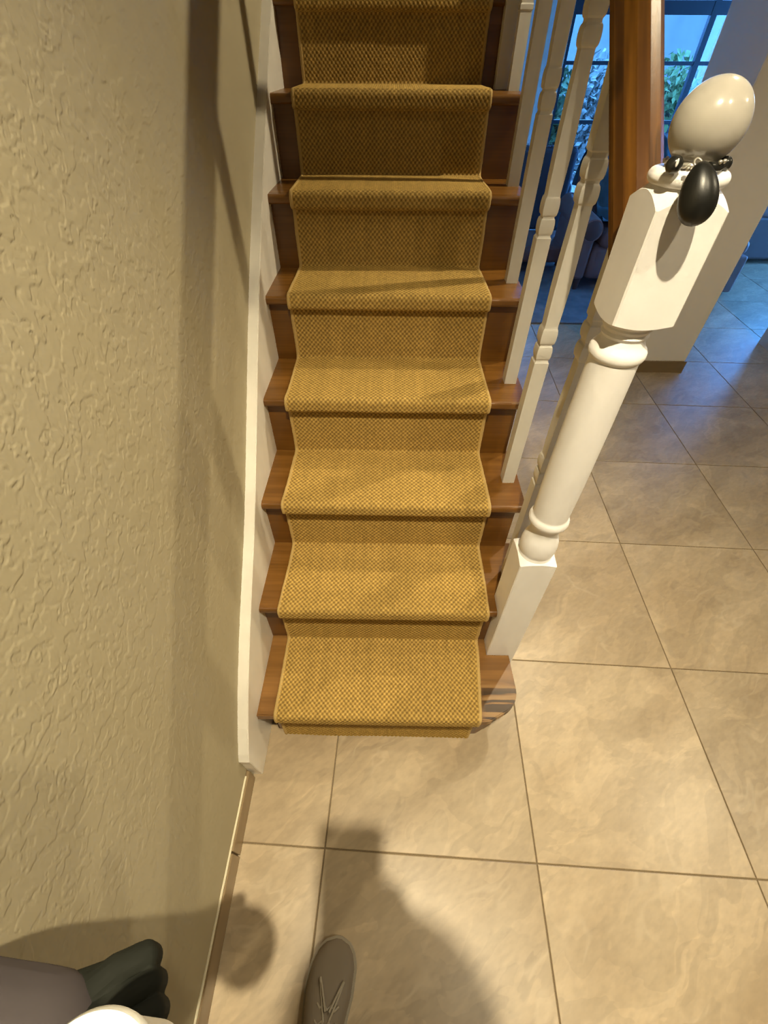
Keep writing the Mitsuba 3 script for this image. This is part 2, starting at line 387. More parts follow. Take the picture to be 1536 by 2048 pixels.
# the fillets of the nose touch: keep the straight piece between them
cen = fillet(path, rad, 8)
fine, s = resample(cen, .0024)
tan = np.gradient(fine, axis=0); tan /= np.linalg.norm(tan, axis=1, keepdims=True)
nrm = np.stack([-tan[:, 1], tan[:, 0]], 1)
XL = np.interp(s, [0, .45, .9, 1.35, 4.5], [.051, .055, .063, .066, .068])
XR = np.interp(s, [0, .18, .42, .65, .9, 1.35, 1.8, 2.3, 4.5], [.598, .600, .622, .624, .626, .621, .618, .615, .612])
rng = np.random.default_rng(5)
wob = np.convolve(rng.normal(0, 1, len(s) + 200), np.ones(120) / 120, 'same')[100:-100] * .012
XL, XR = XL + wob, XR + wob[::-1]
nc = 236
U = np.linspace(0, 1, nc)
X = XL[:, None] * (1 - U) + XR[:, None] * U
xx = X - .05; ss = np.repeat(s[:, None], nc, 1)
kk = np.cos(2 * np.pi * xx / PX) * np.cos(2 * np.pi * ss / PY)
rr = meshkit.noise(np.stack([xx * 130, ss * 130, 0 * xx], -1), 3)
wav = meshkit.noise(np.stack([xx * 7, ss * 7, 0 * xx + 4], -1), 9)
hh = .0013 * kk * (.7 + .6 * rr) + .0025 * (wav - .5)
P = np.stack([X, fine[:, :1] + nrm[:, :1] * hh, fine[:, 1:] + nrm[:, 1:] * hh], -1).reshape(-1, 3)
nr = len(s); idx = np.arange(nr * nc).reshape(nr, nc)
F = np.concatenate([np.stack([idx[:-1, :-1], idx[:-1, 1:], idx[1:, 1:]], -1).reshape(-1, 3), np.stack([idx[:-1, :-1], idx[1:, 1:], idx[1:, :-1]], -1).reshape(-1, 3)])
UV = np.stack([xx, ss], -1).reshape(-1, 2)
# underside, a little above the wood
back = fine - nrm * (t - .002)
PB = np.stack([np.stack([XL, back[:, 0], back[:, 1]], 1), np.stack([XR, back[:, 0], back[:, 1]], 1)], 1).reshape(-1, 3)
ib = np.arange(nr * 2).reshape(nr, 2) + len(P)
FB = np.concatenate([np.stack([ib[:-1, 0], ib[1:, 1], ib[:-1, 1]], -1), np.stack([ib[:-1, 0], ib[1:, 0], ib[1:, 1]], -1)])
UVB = np.stack([np.stack([XL, s], 1), np.stack([XR, s], 1)], 1).reshape(-1, 2)
rn = 'stair_runner'
tag(rn, 'woven golden sisal runner laid down the middle of the oak stairs', 'runner')
put('weave', trimesh.Trimesh(np.vstack([P, PB]), np.vstack([F, FB]), process=False), 'sisal', True, parent=rn, uv=np.vstack([UV, UVB]))
for xe, sg in ((XL, -1), (XR, 1)):
    mid = fine - nrm * (t * .45)
    e = np.stack([xe + sg * .001, mid[:, 0], mid[:, 1]], 1)[::3]
    kx = put('binding', tube(e, .0058, 8), 'binding_cloth', True, parent=rn)
    tag(kx, 'plain cloth binding along the edge of the runner')

# ------------------------------------------------------------------ newel post, ball, egg pendant
RC = NA * math.sqrt(2)
prof = [(0, .075), (.631, .075), (.6318, .062), (.6385, .0415), (.640, .0385), (.644, .0375), (.647, .0365), (.649, .0368), (.655, .0392), (.665, .0405), (.677, .0405), (.690, .0388),
        (.700, .0355), (.710, .0318), (.718, .0305), (.728, .0312), (.738, .0335), (.742, .0355), (.744, .0385), (.748, .0412), (.754, .0422), (.760, .0412), (.764, .0385), (.766, .0368),
        (.770, .0362), (.780, .0370), (.83, .0380), (.90, .0384), (1.0, .0380), (1.112, .0368), (1.118, .037), (1.121, .040), (1.126, .0418), (1.132, .0412), (1.137, .0385), (1.140, .0355),
        (1.146, .0325), (1.152, .0310), (1.154, .0325), (1.157, .0340), (1.160, .0325), (1.1615, .0318), (1.164, .0332), (1.167, .0345), (1.170, .0340), (1.172, .0355), (1.176, .0415), (1.1835, .062), (1.185, .075),
        (1.305, .075), (1.3085, .064), (1.312, .0594), (1.330, .0385), (1.3335, .0370), (1.336, .0372)]
lat = lathe(prof, 72); lat.apply_translation((NEW[0], NEW[1], 0))
nw = man(lat) ^ man(chbox(NEW[0] - NA, NEW[0] + NA, NEW[1] - NA, NEW[1] + NA, -.001, 1.34, .0022))
tg = 'newel_post'
tag(tg, 'white turned newel post with square blocks standing at the foot of the stairs', 'newel post')
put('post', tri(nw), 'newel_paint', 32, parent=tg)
ringp = [(1.3325, .036)] + [(1.3395 + .0078 * math.sin(a), .0360 + .0078 * math.cos(a)) for a in np.linspace(-1.2, 1.3, 12)] + [(1.348, .030), (1.349, .026)]
rg = lathe(ringp, 64); rg.apply_translation((NEW[0], NEW[1], 0)); put('collar', rg, 'newel_paint', 40, parent=tg)
BZ, BR = 1.3855, .0380
bp = [(1.346, .0), (1.346, .021)] + [(BZ - BR * math.cos(a) * (1.0 if a < 1.57 else 1.03), BR * math.sin(a)) for a in np.linspace(.60, math.pi, 40)]
bl = lathe(bp, 72); bl.apply_translation((NEW[0], NEW[1], 0))
kx = put('ball_finial', bl, 'ball_paint', 50, parent=tg); tag(kx, 'glossy cream egg-shaped finial on top of the newel')

gd = 'egg_garland'
tag(gd, 'black egg pendant on a beaded silver cord looped under the white ball of the newel', 'ornament')
ang = np.linspace(0, 2 * np.pi, 60, endpoint=False)
cord = np.stack([NEW[0] + .0285 * np.cos(ang), NEW[1] + .0285 * np.sin(ang), 1.3515 + .0012 * np.sin(5 * ang)], 1)
put('cord', tube(cord, .0028, 8, closed=True), 'silver_cord', True, parent=gd)
tw = np.stack([NEW[0] + (.0300 + .0022 * np.cos(14 * ang)) * np.cos(ang), NEW[1] + (.0300 + .0022 * np.cos(14 * ang)) * np.sin(ang), 1.3525 + .0024 * np.sin(14 * ang)], 1)
put('cord', tube(tw, .0011, 6, closed=True), 'silver_cord', True, parent=gd)
pt, pb = A(.6715, .1735, 1.3610), A(.6830, .1535, 1.3075)
ax = (pt - pb) / np.linalg.norm(pt - pb); L = np.linalg.norm(pt - pb)
ep = [(L / 2 * (1 - math.cos(a)), .0182 * math.sin(a) * (1 + .20 * math.cos(a)) * (1 if a < 2.2 else 1)) for a in np.linspace(0, math.pi, 40)]
eg = lathe(ep, 48); eg.apply_transform(trimesh.geometry.align_vectors([0, 0, 1], ax)); eg.apply_translation(pb)
kx = put('egg_pendant', eg, 'black_gloss', True, parent=gd); tag(kx, 'satin black egg hanging in front of the newel')
def bead(c, rr, mat='black_bead'):
    q = trimesh.creation.icosphere(3, rr); q.apply_translation(c); return put('bead', q, mat, True, parent=gd)
bd = bead((.6575, .199, 1.3545), .0085)
q = trimesh.creation.icosphere(2, .0021); q.apply_scale((.7, .6, 1.9)); q.apply_translation((.6560, .1912, 1.3572)); put('white_mark', q, 'bead_white', True, parent=bd)
bead((.7205, .214, 1.3535), .0072)
q = tube([(.690, .1885, 1.3535), (.702, .1945, 1.353), (.714, .208, 1.353)], [.0052, .0058, .0048], 14); put('bead', q, 'black_bead', 40, parent=gd)
bead((.7000, .1885, 1.3585), .0022, 'silver_cord'); bead((.7050, .1900, 1.3590), .0022, 'silver_cord'); bead((.6690, .1890, 1.3525), .0024, 'silver_cord')
loop = np.stack([.6715 + .004 * np.cos(ang), .1790 + .004 * np.sin(ang), 1.3590 + .003 * np.sin(ang)], 1)
put('link', tube(loop[::3], .0012, 6, closed=True), 'silver_cord', True, parent=gd)

# ------------------------------------------------------------------ handrail
RB, RS = 1.241, .9162      # underside at y = .33, slope
def rail_z(y): return RB + RS * (y - .33)
sec = [(-.024, .0), (.024, .0), (.024, .012), (.031, .022), (.033, .045), (.028, .068), (.016, .084), (0, .089), (-.016, .084), (-.028, .068), (-.033, .045), (-.031, .022), (-.024, .012)]
sec = Polygon(sec).buffer(-.003).buffer(.003, quad_segs=4)
sec = np.array(sec.exterior.coords)[:-1]
m = trimesh.creation.extrude_polygon(Polygon(sec), 1.0, engine='earcut')
RX = .6945
y0, y1 = NEW[1] + NA, 2.0
v = m.vertices; yy = y0 + v[:, 2] * (y1 - y0)
m.vertices = np.stack([RX + v[:, 0], yy, rail_z(yy) + v[:, 1]], 1); m.fix_normals()
tag(put('handrail', m, 'rail_wood', 40), 'dark varnished wooden handrail rising from the newel over the white balusters', 'handrail')

# ------------------------------------------------------------------ balusters
def sq_loft(prof, angle=30):
    """square section whose half width follows the profile (z, half width)"""
    v, f = [], []
    for z, w in prof: v += [(-w, -w, z), (w, -w, z), (w, w, z), (-w, w, z)]
    n = len(prof)
    for i in range(n - 1):
        for k in range(4):
            a, b = i * 4 + k, i * 4 + (k + 1) % 4
            f += [[a, b, b + 4], [a, b + 4, a + 4]]
    f += [[0, 2, 1], [0, 3, 2], [(n - 1) * 4, (n - 1) * 4 + 1, (n - 1) * 4 + 2], [(n - 1) * 4, (n - 1) * 4 + 2, (n - 1) * 4 + 3]]
    return trimesh.Trimesh(v, f, process=False)
def bulge(z0, z1, w0, w1, n=9): return [(z0 + (z1 - z0) * (1 - math.cos(a)) / 2, w0 + (w1 - w0) * math.sin(a)) for a in np.linspace(0, math.pi, n)]
HB = .852
bprof = [(0, .0165), (.368, .0165), (.3705, .0145), (.374, .0135)] + bulge(.376, .406, .0142, .0164) + [(.4075, .0128), (.4105, .0128)] + bulge(.412, .446, .0145, .0170) + \
        [(.448, .0140), (.452, .0138), (.48, .0146), (.52, .0152), (.56, .0150), (.60, .0142), (.64, .0132), (.664, .0128), (.668, .0130)] + bulge(.670, .698, .0142, .0168) + [(.700, .0130), (.704, .0130)] + \
        bulge(.706, .734, .0145, .0172) + [(.736, .0138), (.742, .0138), (.745, .0165), (HB - .01, .0165)]
def cut_top(m, y):
    v = m.vertices.copy(); top = v[:, 2] > HB - .012
    v[top, 2] = HB + RS * v[top, 1]
    m = m.copy(); m.vertices = v; return m
bm = cut_top(sq_loft(bprof), 0)
bply = mikit.ply(bm, 'white_paint', smooth=28)
ORD = {2: 'first up the stairs from the newel, half hidden behind its column', 3: 'second up the stairs from the newel', 4: 'third up the stairs from the newel', 5: 'fourth up the stairs from the newel', 6: 'fifth up the stairs from the newel'}
BYO = [.1235, .1235, .1205, .1205, .1385, .144, .165]
for k in range(2, 10):
    y = (k - 1) * g + {2: .128, 3: .1185, 4: .119, 5: .1385, 6: .145}.get(k, .13)
    x = {3: .6945, 4: .6975, 5: .7035, 6: .7055}.get(k, .700 if k == 2 else .7085)
    if k == 7: continue
    z = k * r
    off = rail_z(y) - (z + HB)
    if k > 7: continue
    mm = bm.copy(); vv = mm.vertices.copy(); top = vv[:, 2] > HB - .03; vv[top, 2] += off + .002; mm.vertices = vv
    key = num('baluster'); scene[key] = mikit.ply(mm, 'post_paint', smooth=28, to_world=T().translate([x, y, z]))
    tag(key, f'white square-profiled baluster, {ORD[k]}', 'baluster', 'white balusters under the handrail')
# collared post and plain post close together on the seventh tread
y7 = 6 * g + .168
z7 = 7 * r; top7 = rail_z(y7) - z7 + .002
pp = sq_loft([(0, .0160), (.160, .0160)] + [(.162, .0178), (.171, .0178), (.174, .0160)] + [(.190, .0160), (.193, .0185), (top7 - .02, .0185)]); vv = pp.vertices.copy(); tp = vv[:, 2] > top7 - .03; vv[tp, 2] = top7 + RS * vv[tp, 1]; pp.vertices = vv
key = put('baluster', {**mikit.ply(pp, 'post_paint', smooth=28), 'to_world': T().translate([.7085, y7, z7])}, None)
tag(key, 'white baluster with a thin collar, on the seventh tread beside the plain post', 'baluster', 'white balusters under the handrail')
key = put('plain_post', chbox(.658, .6985, 1.464, 1.502, z7, rail_z(1.466) + .005, .002), 'post_paint')
tag(key, 'plain square white post at the back of the seventh tread, against the riser', 'post')

# ------------------------------------------------------------------ ceiling spots
CAN = .045
for x, y, s_, dp, lab in SPOTS:
    sp = num('ceiling_spot'); tag(sp, lab, 'ceiling spot')
    rp = [(H - .0005, CAN), (H - .004, CAN), (H - .006, CAN + .004), (H - .005, CAN + .012), (H - .0005, CAN + .014), (H - .0005, CAN)]
    rm = trimesh.creation.revolve(np.array([(a, z) for z, a in rp]), sections=40); rm.apply_translation((x, y, 0))
    put('ring', rm, 'chrome', 30, parent=sp)
    cn = trimesh.creation.revolve(np.array([(0, H + dp + .012), (CAN, H + dp + .012), (CAN, H - .001), (CAN + .0015, H - .001), (CAN + .0015, H + dp + .014), (0, H + dp + .014)]), sections=40); cn.apply_translation((x, y, 0))
    put('can', cn, 'black_gloss', 30, parent=sp)
    scene[sp + '__bulb'] = {'type': 'disk', 'to_world': T().translate([x, y, H + dp]).rotate([1, 0, 0], 180).scale(.018),
                            'emitter': {'type': 'area', 'radiance': rgb(*(WARM * s_))}, 'bsdf': {'type': 'ref', 'id': 'ceiling_paint'}}

ax_, ay_, az_, tg_, st_ = AIMED
al = tag('aimed_spotlight', 'small ceiling spotlight turned towards the upper stairs', 'spotlight')
dv_ = A(*tg_) - A(ax_, ay_, az_); dv_ /= np.linalg.norm(dv_)
Rm = trimesh.geometry.align_vectors([0, 0, 1], dv_); Rm[:3, 3] = (ax_, ay_, az_)
cn = trimesh.creation.revolve(np.array([(0, -.05), (.038, -.05), (.038, .05), (.036, .05), (.036, -.047), (0, -.047)]), sections=40); cn.apply_transform(Rm)
put('can', cn, 'black_gloss', 30, parent=al)
put('stem', tube([(ax_, ay_, az_), (ax_, ay_, H)], .008, 10), 'chrome', True, parent=al)
put('mount', lathe([(H - .012, .035), (H - .001, .04)], 30).apply_translation((ax_, ay_, 0)), 'chrome', 30, parent=al)
scene[al + '__bulb'] = {'type': 'disk', 'to_world': T(Rm.tolist()).translate([0, 0, .012]).scale(.016),
                        'emitter': {'type': 'area', 'radiance': rgb(*(WARM * st_))}, 'bsdf': {'type': 'ref', 'id': 'ceiling_paint'}}

# ------------------------------------------------------------------ garden window of the living room
wk = tag('window_1', kind='structure')
fr = []
for x, w in ((wx0 + .02, .045), (3.715, .06), (wx1 - .03, .06)): fr.append(bx(x - w / 2, x + w / 2, WY + .05, WY + .11, wz0, wz1))
for z, w in ((.055, .05), (.865, .035), (1.36, .032), (1.77, .10), (wz1 - .03, .06)): fr.append(bx(wx0, wx1, WY + .055, WY + .105, z - w / 2, z + w / 2))
put('frame', cat(*fr), 'steel_frame', parent='window_1')
zz = [.08, .8475, .8825, 1.344, 1.376, 1.72, 1.82, wz1 - .06]
for xa, xb in ((wx0 + .0425, 3.685), (3.745, wx1 - .06)):
    for za, zb in zip(zz[::2], zz[1::2]):
        gm = trimesh.Trimesh([(xa, WY + .08, za), (xb, WY + .08, za), (xb, WY + .08, zb), (xa, WY + .08, zb)], [[0, 1, 2], [0, 2, 3]], process=False)
        put('pane', gm, 'glass', parent='window_1')

# ------------------------------------------------------------------ garden
struct('terrace', cat(bx(-3, 14, WY + .18, 14, -.2, -.04), bx(5.65, 14, -2, WY + .18, -.2, -.04)), 'paving')
struct('garden_wall', bx(-3, 14, 11.0, 11.25, -.1, 2.08), 'garden_wall_paint')
rng = np.random.default_rng(11)
def leaves(c, R, n, size, rng, flat=.9):
    d = rng.normal(size=(n, 3)); d /= np.linalg.norm(d, axis=1, keepdims=True)
    p = A(*c) + d * (rng.uniform(.35, 1.05, (n, 1))) * A(*R)
    q = np.array([[0, -.5, 0], [.32, 0, .06], [0, .6, 0], [-.32, 0, .06]]) * size
    a = rng.normal(size=(n, 3)); a /= np.linalg.norm(a, axis=1, keepdims=True)
    b = np.cross(a, rng.normal(size=(n, 3))); b /= np.linalg.norm(b, axis=1, keepdims=True); cc = np.cross(a, b)
    s_ = rng.uniform(.7, 1.3, (n, 1, 1))
    v = p[:, None] + s_ * (q[None, :, :1] * a[:, None] + q[None, :, 1:2] * b[:, None] + q[None, :, 2:] * cc[:, None])
    f = (np.arange(n) * 4)[:, None, None] + np.array([[0, 1, 2], [0, 2, 3]])[None]
    return trimesh.Trimesh(v.reshape(-1, 3), f.reshape(-1, 3), process=False)
SHR = [  # x, y, top, radius, leaf, label
    (2.55, 8.0, 1.25, .42, 1, 'dark green shrub seen through the gap left of the handrail'),
    (3.35, 8.9, 1.42, .42, 2, 'pale flowering shrub seen low in the gap left of the handrail'),
    (4.40, 8.7, 1.40, .52, 0, 'light green shrub behind the window pane right of the handrail'),
    (5.50, 8.9, 1.34, .52, 0, 'bright green shrub beside the dark window mullion'),
    (6.7, 9.2, 1.20, .6, 1, 'dark green shrub low behind the white ball of the newel')]
for x, y, top, R, lf, lab in SHR:
    sh = tag(num('shrub'), lab, 'shrub')
    put('foliage', leaves((x, y, top * .5), (R, R * .8, top * .52), 1500, .11, rng), f'leaf_{lf}', parent=sh)
    put('stem', tube([(x, y, -.05), (x + .03, y, top * .4), (x, y + .05, top * .8)], [.03, .025, .012], 7), 'bark', True, parent=sh)
tr = tag('garden_tree', 'slim dark trunk with sparse leaves against the pale garden wall', 'tree')
put('trunk', tube([(5.35, 9.9, -.05), (5.40, 9.9, .8), (5.48, 9.9, 1.6), (5.6, 9.9, 2.6), (5.65, 9.9, 3.4)], [.07, .06, .05, .04, .02], 8), 'bark', True, parent=tr)
put('foliage', leaves((5.6, 9.9, 3.0), (.9, .7, .8), 900, .12, rng), 'leaf_1', parent=tr)

# ------------------------------------------------------------------ living room furniture
tag(put('rug', rbox(1.0, 2.745, 2.98, 5.6, 0, .012, .005, 8), 'rug_pile', 40), 'grey-blue rug on the tiles under the leather armchair and footstool', 'rug')
fs = tag('footstool', 'low brown leather footstool on the rug, between the first two balusters', 'footstool')
put('seat', rbox(1.22, 1.98, 4.06, 4.62, .10, .235, .03), 'leather', True, parent=fs)
for x in (1.28, 1.92):
    for y in (4.12, 4.56): put('leg', tube([(x, y, .012), (x, y, .11)], [.018, .024], 10), 'leather_dark', 40, parent=fs)
nv = tag('navy_armchair', 'dark slate blue upholstered chair back seen between the balusters', 'armchair')
def slab(x0, x1, y0, y1, z0, z1, r_, lean=0.0, mat='navy_cloth', name='seat', par=None):
    m = rbox(x0, x1, y0, y1, z0, z1, r_, 16); v = m.vertices.copy(); v[:, 1] += (v[:, 2] - z0) * lean; m.vertices = v
    return put(name, m, mat, 40, parent=par)
slab(1.30, 2.02, 4.72, 4.88, .20, .86, .05, -.10, 'navy_cloth', 'backrest', nv)
slab(1.30, 2.02, 4.80, 5.42, .20, .42, .05, 0, 'navy_cloth', 'seat', nv)
slab(1.24, 1.36, 4.78, 5.42, .16, .58, .05, 0, 'navy_cloth', 'armrest', nv); slab(1.96, 2.08, 4.78, 5.42, .14, .58, .05, 0, 'navy_cloth', 'armrest', nv)
fringe = [tube([(x, 4.74 - .06, .83), (x + rng.uniform(-.01, .01), 4.735 - .06, .862 + rng.uniform(0, .03))], [.008, .002], 5) for x in np.arange(1.36, 1.98, .012)]
kx = put('fringe', cat(*fringe), 'navy_cloth', parent=nv); tag(kx, kind='stuff')
for x in (1.32, 2.0):
    for y in (4.84, 5.36): put('leg', tube([(x, y, .012), (x, y, .2)], [.014, .022], 8), 'leather_dark', 40, parent=nv)
# leather armchair under a teal throw
la = tag('leather_armchair', 'brown leather armchair with rolled arms, under the teal throw', 'armchair')
ax0 = A(1.86, 3.70)
slab(1.98, 2.72, 3.62, 4.32, .10, .36, .06, 0, 'leather', 'seat', la)
slab(1.98, 2.72, 4.18, 4.42, .20, .86, .07, .12, 'leather', 'backrest', la)
for x in (1.93, 2.77):
    arm = cat(tube([(x, 3.60, .47), (x, 3.64, .47), (x, 4.36, .50)], [.078, .085, .085], 20), rbox(x - .055, x + .055, 3.63, 4.36, .10, .46, .03))
    put('armrest', arm, 'leather', 40, parent=la)
    rs_ = tube([(x, 3.592, .47), (x, 3.602, .47)], [.05, .075], 20); put('scroll', rs_, 'leather_dark', 40, parent=la)
put('cushion', rbox(2.03, 2.67, 3.60, 4.20, .34, .46, .05, 16), 'leather', True, parent=la)
for x in (1.95, 2.70):
    for y in (3.68, 4.30): put('foot', tube([(x, y, .012), (x, y, .11)], [.02, .03], 10), 'leather_dark', 40, parent=la)
# teal throw: folded cloth over the back and seat
nu, nv_ = 60, 70
u = np.linspace(0, 1, nu); vpath = np.array([(4.06, .47), (3.95, .475), (4.02, .50), (4.14, .60), (4.22, .78), (4.26, .90), (4.34, .935), (4.45, .91), (4.50, .72)])
vp, _ = resample(np.array([(3.72, .478), (3.95, .484), (4.08, .52), (4.14, .62), (4.19, .80), (4.24, .905), (4.34, .945), (4.46, .925), (4.53, .80), (4.55, .60)]), .02)
nv_ = len(vp); tn = np.gradient(vp, axis=0); tn /= np.linalg.norm(tn, axis=1, keepdims=True); nn = np.stack([-tn[:, 1], tn[:, 0]], 1)
Xc = 2.03 + .62 * u[None, :] + .05 * np.sin(np.linspace(0, 4, nv_))[:, None]
fold = .028 * np.sin(Xc * 38 + np.linspace(0, 9, nv_)[:, None]) * np.sin(np.linspace(0, 14, nv_))[:, None] + .03 * meshkit.fbm(np.stack([Xc * 7, np.repeat(np.linspace(0, 9, nv_)[:, None], nu, 1), 0 * Xc], -1), 3)
Pt = np.stack([Xc, vp[:, :1] + nn[:, :1] * (fold + .018), vp[:, 1:] + nn[:, 1:] * (fold + .018)], -1)
def thick_sheet(P, th=.006):
    nr, nc = P.shape[:2]; du = np.gradient(P, axis=1); dv = np.gradient(P, axis=0); n = np.cross(du, dv); n /= np.linalg.norm(n, axis=-1, keepdims=True)
    Q = np.concatenate([P.reshape(-1, 3), (P - n * th).reshape(-1, 3)]); i = np.arange(nr * nc).reshape(nr, nc); o = nr * nc
    f = [np.stack([i[:-1, :-1], i[:-1, 1:], i[1:, 1:]], -1).reshape(-1, 3), np.stack([i[:-1, :-1], i[1:, 1:], i[1:, :-1]], -1).reshape(-1, 3)]
    f += [q[:, ::-1] + o for q in f]
    ring = np.r_[i[0, :], i[1:, -1], i[-1, -2::-1], i[-2:0, 0]]; rn_ = np.roll(ring, -1)
    f += [np.stack([ring, rn_ + o, rn_], 1), np.stack([ring, ring + o, rn_ + o], 1)]
    return trimesh.Trimesh(Q, np.vstack(f), process=False)
tag(put('teal_throw', thick_sheet(Pt), 'teal_cloth', 50), 'crumpled dark teal throw draped over the leather armchair left of the handrail', 'throw')
# corner sofa right of the pillar
so = tag('corner_sofa', 'brown leather corner sofa on the tiles behind the right side of the pillar', 'sofa')
slab(2.93, 3.26, 3.60, 4.25, .02, .30, .02, 0, 'leather', 'chaise', so)
slab(2.94, 3.24, 3.62, 4.25, .30, .40, .035, 0, 'leather', 'seat_cushion', so)
slab(3.02, 3.26, 3.75, 4.40, .36, .66, .06, 0, 'leather_dark', 'cushion', so)
slab(2.95, 4.9, 4.41, 5.05, .04, .40, .03, 0, 'leather_dark', 'base', so)
slab(2.95, 4.9, 4.41, 4.66, .38, .78, .06, 0, 'leather', 'backrest', so)

# ------------------------------------------------------------------ the person who takes the photograph (mostly below the frame)
pe = 'person'
tag(pe, 'person in a mauve-grey top with black hand cover and grey shoe, at the lower edge', 'person')
LS, RSH = A(.19, -.74, 1.34), A(.55, -.76, 1.36)
LE, LW = A(.036, -.590, 1.02), A(.098, -.490, .925)
RE, RW = A(.60, -.76, 1.12), A(.432, -.560, 1.335)
hipL, hipR = A(.29, -.86, .90), A(.47, -.86, .90)
head = A(.400, -.575, 1.61)
def hand(wrist, dirv, up, thumb_side, curl, scale=1.0, r0=.0085):
    """palm and five separate fingers: chains for blob()"""
    d = dirv / np.linalg.norm(dirv); s_ = np.cross(d, up); s_ /= np.linalg.norm(s_); n_ = np.cross(s_, d)
    ch = []
    pc = [wrist + d * .085 * scale + s_ * o * scale for o in (-.030, -.010, .010, .030)]
    for p in pc: ch.append([(wrist + (p - wrist) * .25, .017), (p, .0125)])
    for p, L_ in zip(pc, (.062, .075, .070, .056) if thumb_side > 0 else (.056, .070, .075, .062)):
        q, a = p, 0.0; c = [(p, .0105)]
        for i_, fr_ in enumerate((.45, .32, .23)):
            a += curl[i_]; q = q + (d * math.cos(a) - n_ * math.sin(a)) * L_ * fr_ * scale * 1.15; c.append((q, r0 - .0006 * i_))
        ch.append(c)
    b = wrist + d * .03 + s_ * thumb_side * -.026
    t1 = b + (d * .6 - s_ * thumb_side * .75 - n_ * .2) * .035; t2 = t1 + (d * .75 - s_ * thumb_side * .3 - n_ * .55) * .032; t3 = t2 + (d * .7 + s_ * thumb_side * .1 - n_ * .7) * .026
    ch.append([(wrist + d * .02, .016), (b, .015), (t1, .0115), (t2, .0095), (t3, .0085)])
    return ch
d_ = A(.84, .44, -.30); d_ /= np.linalg.norm(d_); s2_ = np.cross(d_, A(0, 0, 1)); s2_ /= np.linalg.norm(s2_); n_ = np.cross(s2_, d_)
lh = []
for o_, l_ in ((-.027, .92), (-.009, 1.0), (.009, .97), (.026, .85)):      # a closed fist: four curled fingers
    b0 = LW + d_ * .052 + s2_ * o_; b1 = b0 + d_ * .022 * l_ - n_ * .003; b2 = b1 - n_ * .024 * l_ + d_ * .004; b3 = b2 - d_ * .024 * l_ - n_ * .002
    lh += [[(LW + s2_ * o_ * .5, .018), (b0, .013)], [(b0, .0125), (b1, .0118), (b2, .011), (b3, .010)]]
tb = LW + d_ * .022 - s2_ * .028
lh.append([(LW + d_ * .01, .017), (tb, .014), (tb + d_ * .028 - n_ * .012, .0115), (tb + d_ * .040 - n_ * .022 + s2_ * .016, .0105)])
rh = hand(RW, A(-.62, .34, .36), -FWD, -1, (.5, .6, .5), .72)
body = blob([[(head + A(0, .0, .03), .090), (head + A(0, .012, -.02), .080), (head + A(0, .044, -.085), .052)], [(head + A(0, -.02, .03), .095), (head + A(0, -.01, -.05), .075)],
             [(head + A(0, .086, .004), .009), (head + A(0, .100, -.032), .0125)], [(head + A(-.088, -.01, -.01), .018), (head + A(-.088, -.015, .02), .018)], [(head + A(.088, -.01, -.01), .018), (head + A(.088, -.015, .02), .018)],
             [(head + A(0, -.015, -.08), .055), (A(.375, -.75, 1.42), .06)], [(A(.375, -.76, 1.41), .07), (A(.375, -.86, 1.2), .11), (A(.375, -.86, 1.0), .11)],
             [(LS, .050), (LE, .036), (LW, .027)], [(RSH, .050), (RE, .036), (RW, .027)],
             [(hipL, .08), (A(.27, -.80, .50), .052), (A(.26, -.72, .10), .036)], [(hipR, .08), (A(.48, -.88, .50), .052), (A(.49, -.93, .10), .036)], [(A(.375, -.86, 1.0), .11), (hipL, .08)], [(A(.375, -.86, 1.0), .11), (hipR, .08)]] + rh, .010, 6, 16)
put('body', body, 'skin', True, parent=pe)
for s_ in (-1, 1):
    e_ = trimesh.creation.icosphere(2, .012); e_.apply_translation(head + A(s_ * .032, .0705, .006))
    i_ = trimesh.creation.icosphere(2, .0055); i_.apply_translation(head + A(s_ * .032, .0785, .0055)); put('iris', i_, 'hair', True, parent=pe); put('eye', e_, 'bead_white', True, parent=pe)
put('mouth', tube([head + A(x, .096 - abs(x) * .45, -.070) for x in (-.025, -.01, 0, .01, .025)], [.002, .004, .0045, .004, .002], 8), 'skin', True, parent=pe)
hr = blob([[(head + A(0, -.022, .050), .090), (head + A(0, -.040, .0), .086), (head + A(0, -.045, -.05), .066)]], .012, 4); 
put('hair', hr, 'hair', True, parent=pe)
jk = blob([[(A(.375, -.77, 1.39), .085), (A(.375, -.86, 1.2), .145), (A(.375, -.86, .98), .145)], [(A(.375, -.77, 1.37), .09), (LS, .072)], [(A(.375, -.77, 1.37), .09), (RSH, .072)],
           [(A(.26, -.86, 1.25), .10), (A(.27, -.86, 1.0), .10)], [(A(.49, -.86, 1.25), .10), (A(.48, -.86, 1.0), .10)],
           [(LS, .068), (LE, .048)], [(LE, .048), (A(.030, -.480, .945), .048), (LW + A(-.008, .008, .0), .043)], [(LE, .048), (LE * .5 + LW * .5, .045), (LW + A(-.020, .0, .004), .036), (LW + A(.004, .008, .004), .030)], [(RSH, .068), (RE, .056), (RW + A(.006, -.006, -.008), .047), (RW + A(-.010, .010, .006), .040)]], .012, 6)
kx = put('sleeved_top', jk, 'sleeve_cloth', True, parent=pe); tag(kx, 'mauve-grey long-sleeved top')
cf = blob([[(LE * .35 + LW * .65 + A(.010, -.030, -.004), .030), (LW + A(.012, -.016, -.002), .031), (LW + A(.030, .004, -.006), .029)]] + lh, .005, 16)
kx = put('glove', cf, 'cuff_cloth', True, parent=pe); tag(kx, 'black knitted end of the sleeve drawn over a closed hand')
trs = blob([[(A(.375, -.86, .98), .135), (hipL, .10), (A(.27, -.80, .50), .072), (A(.26, -.725, .13), .058)], [(A(.375, -.86, .98), .135), (hipR, .10), (A(.48, -.88, .50), .072), (A(.49, -.925, .13), .058)]], .014, 6)
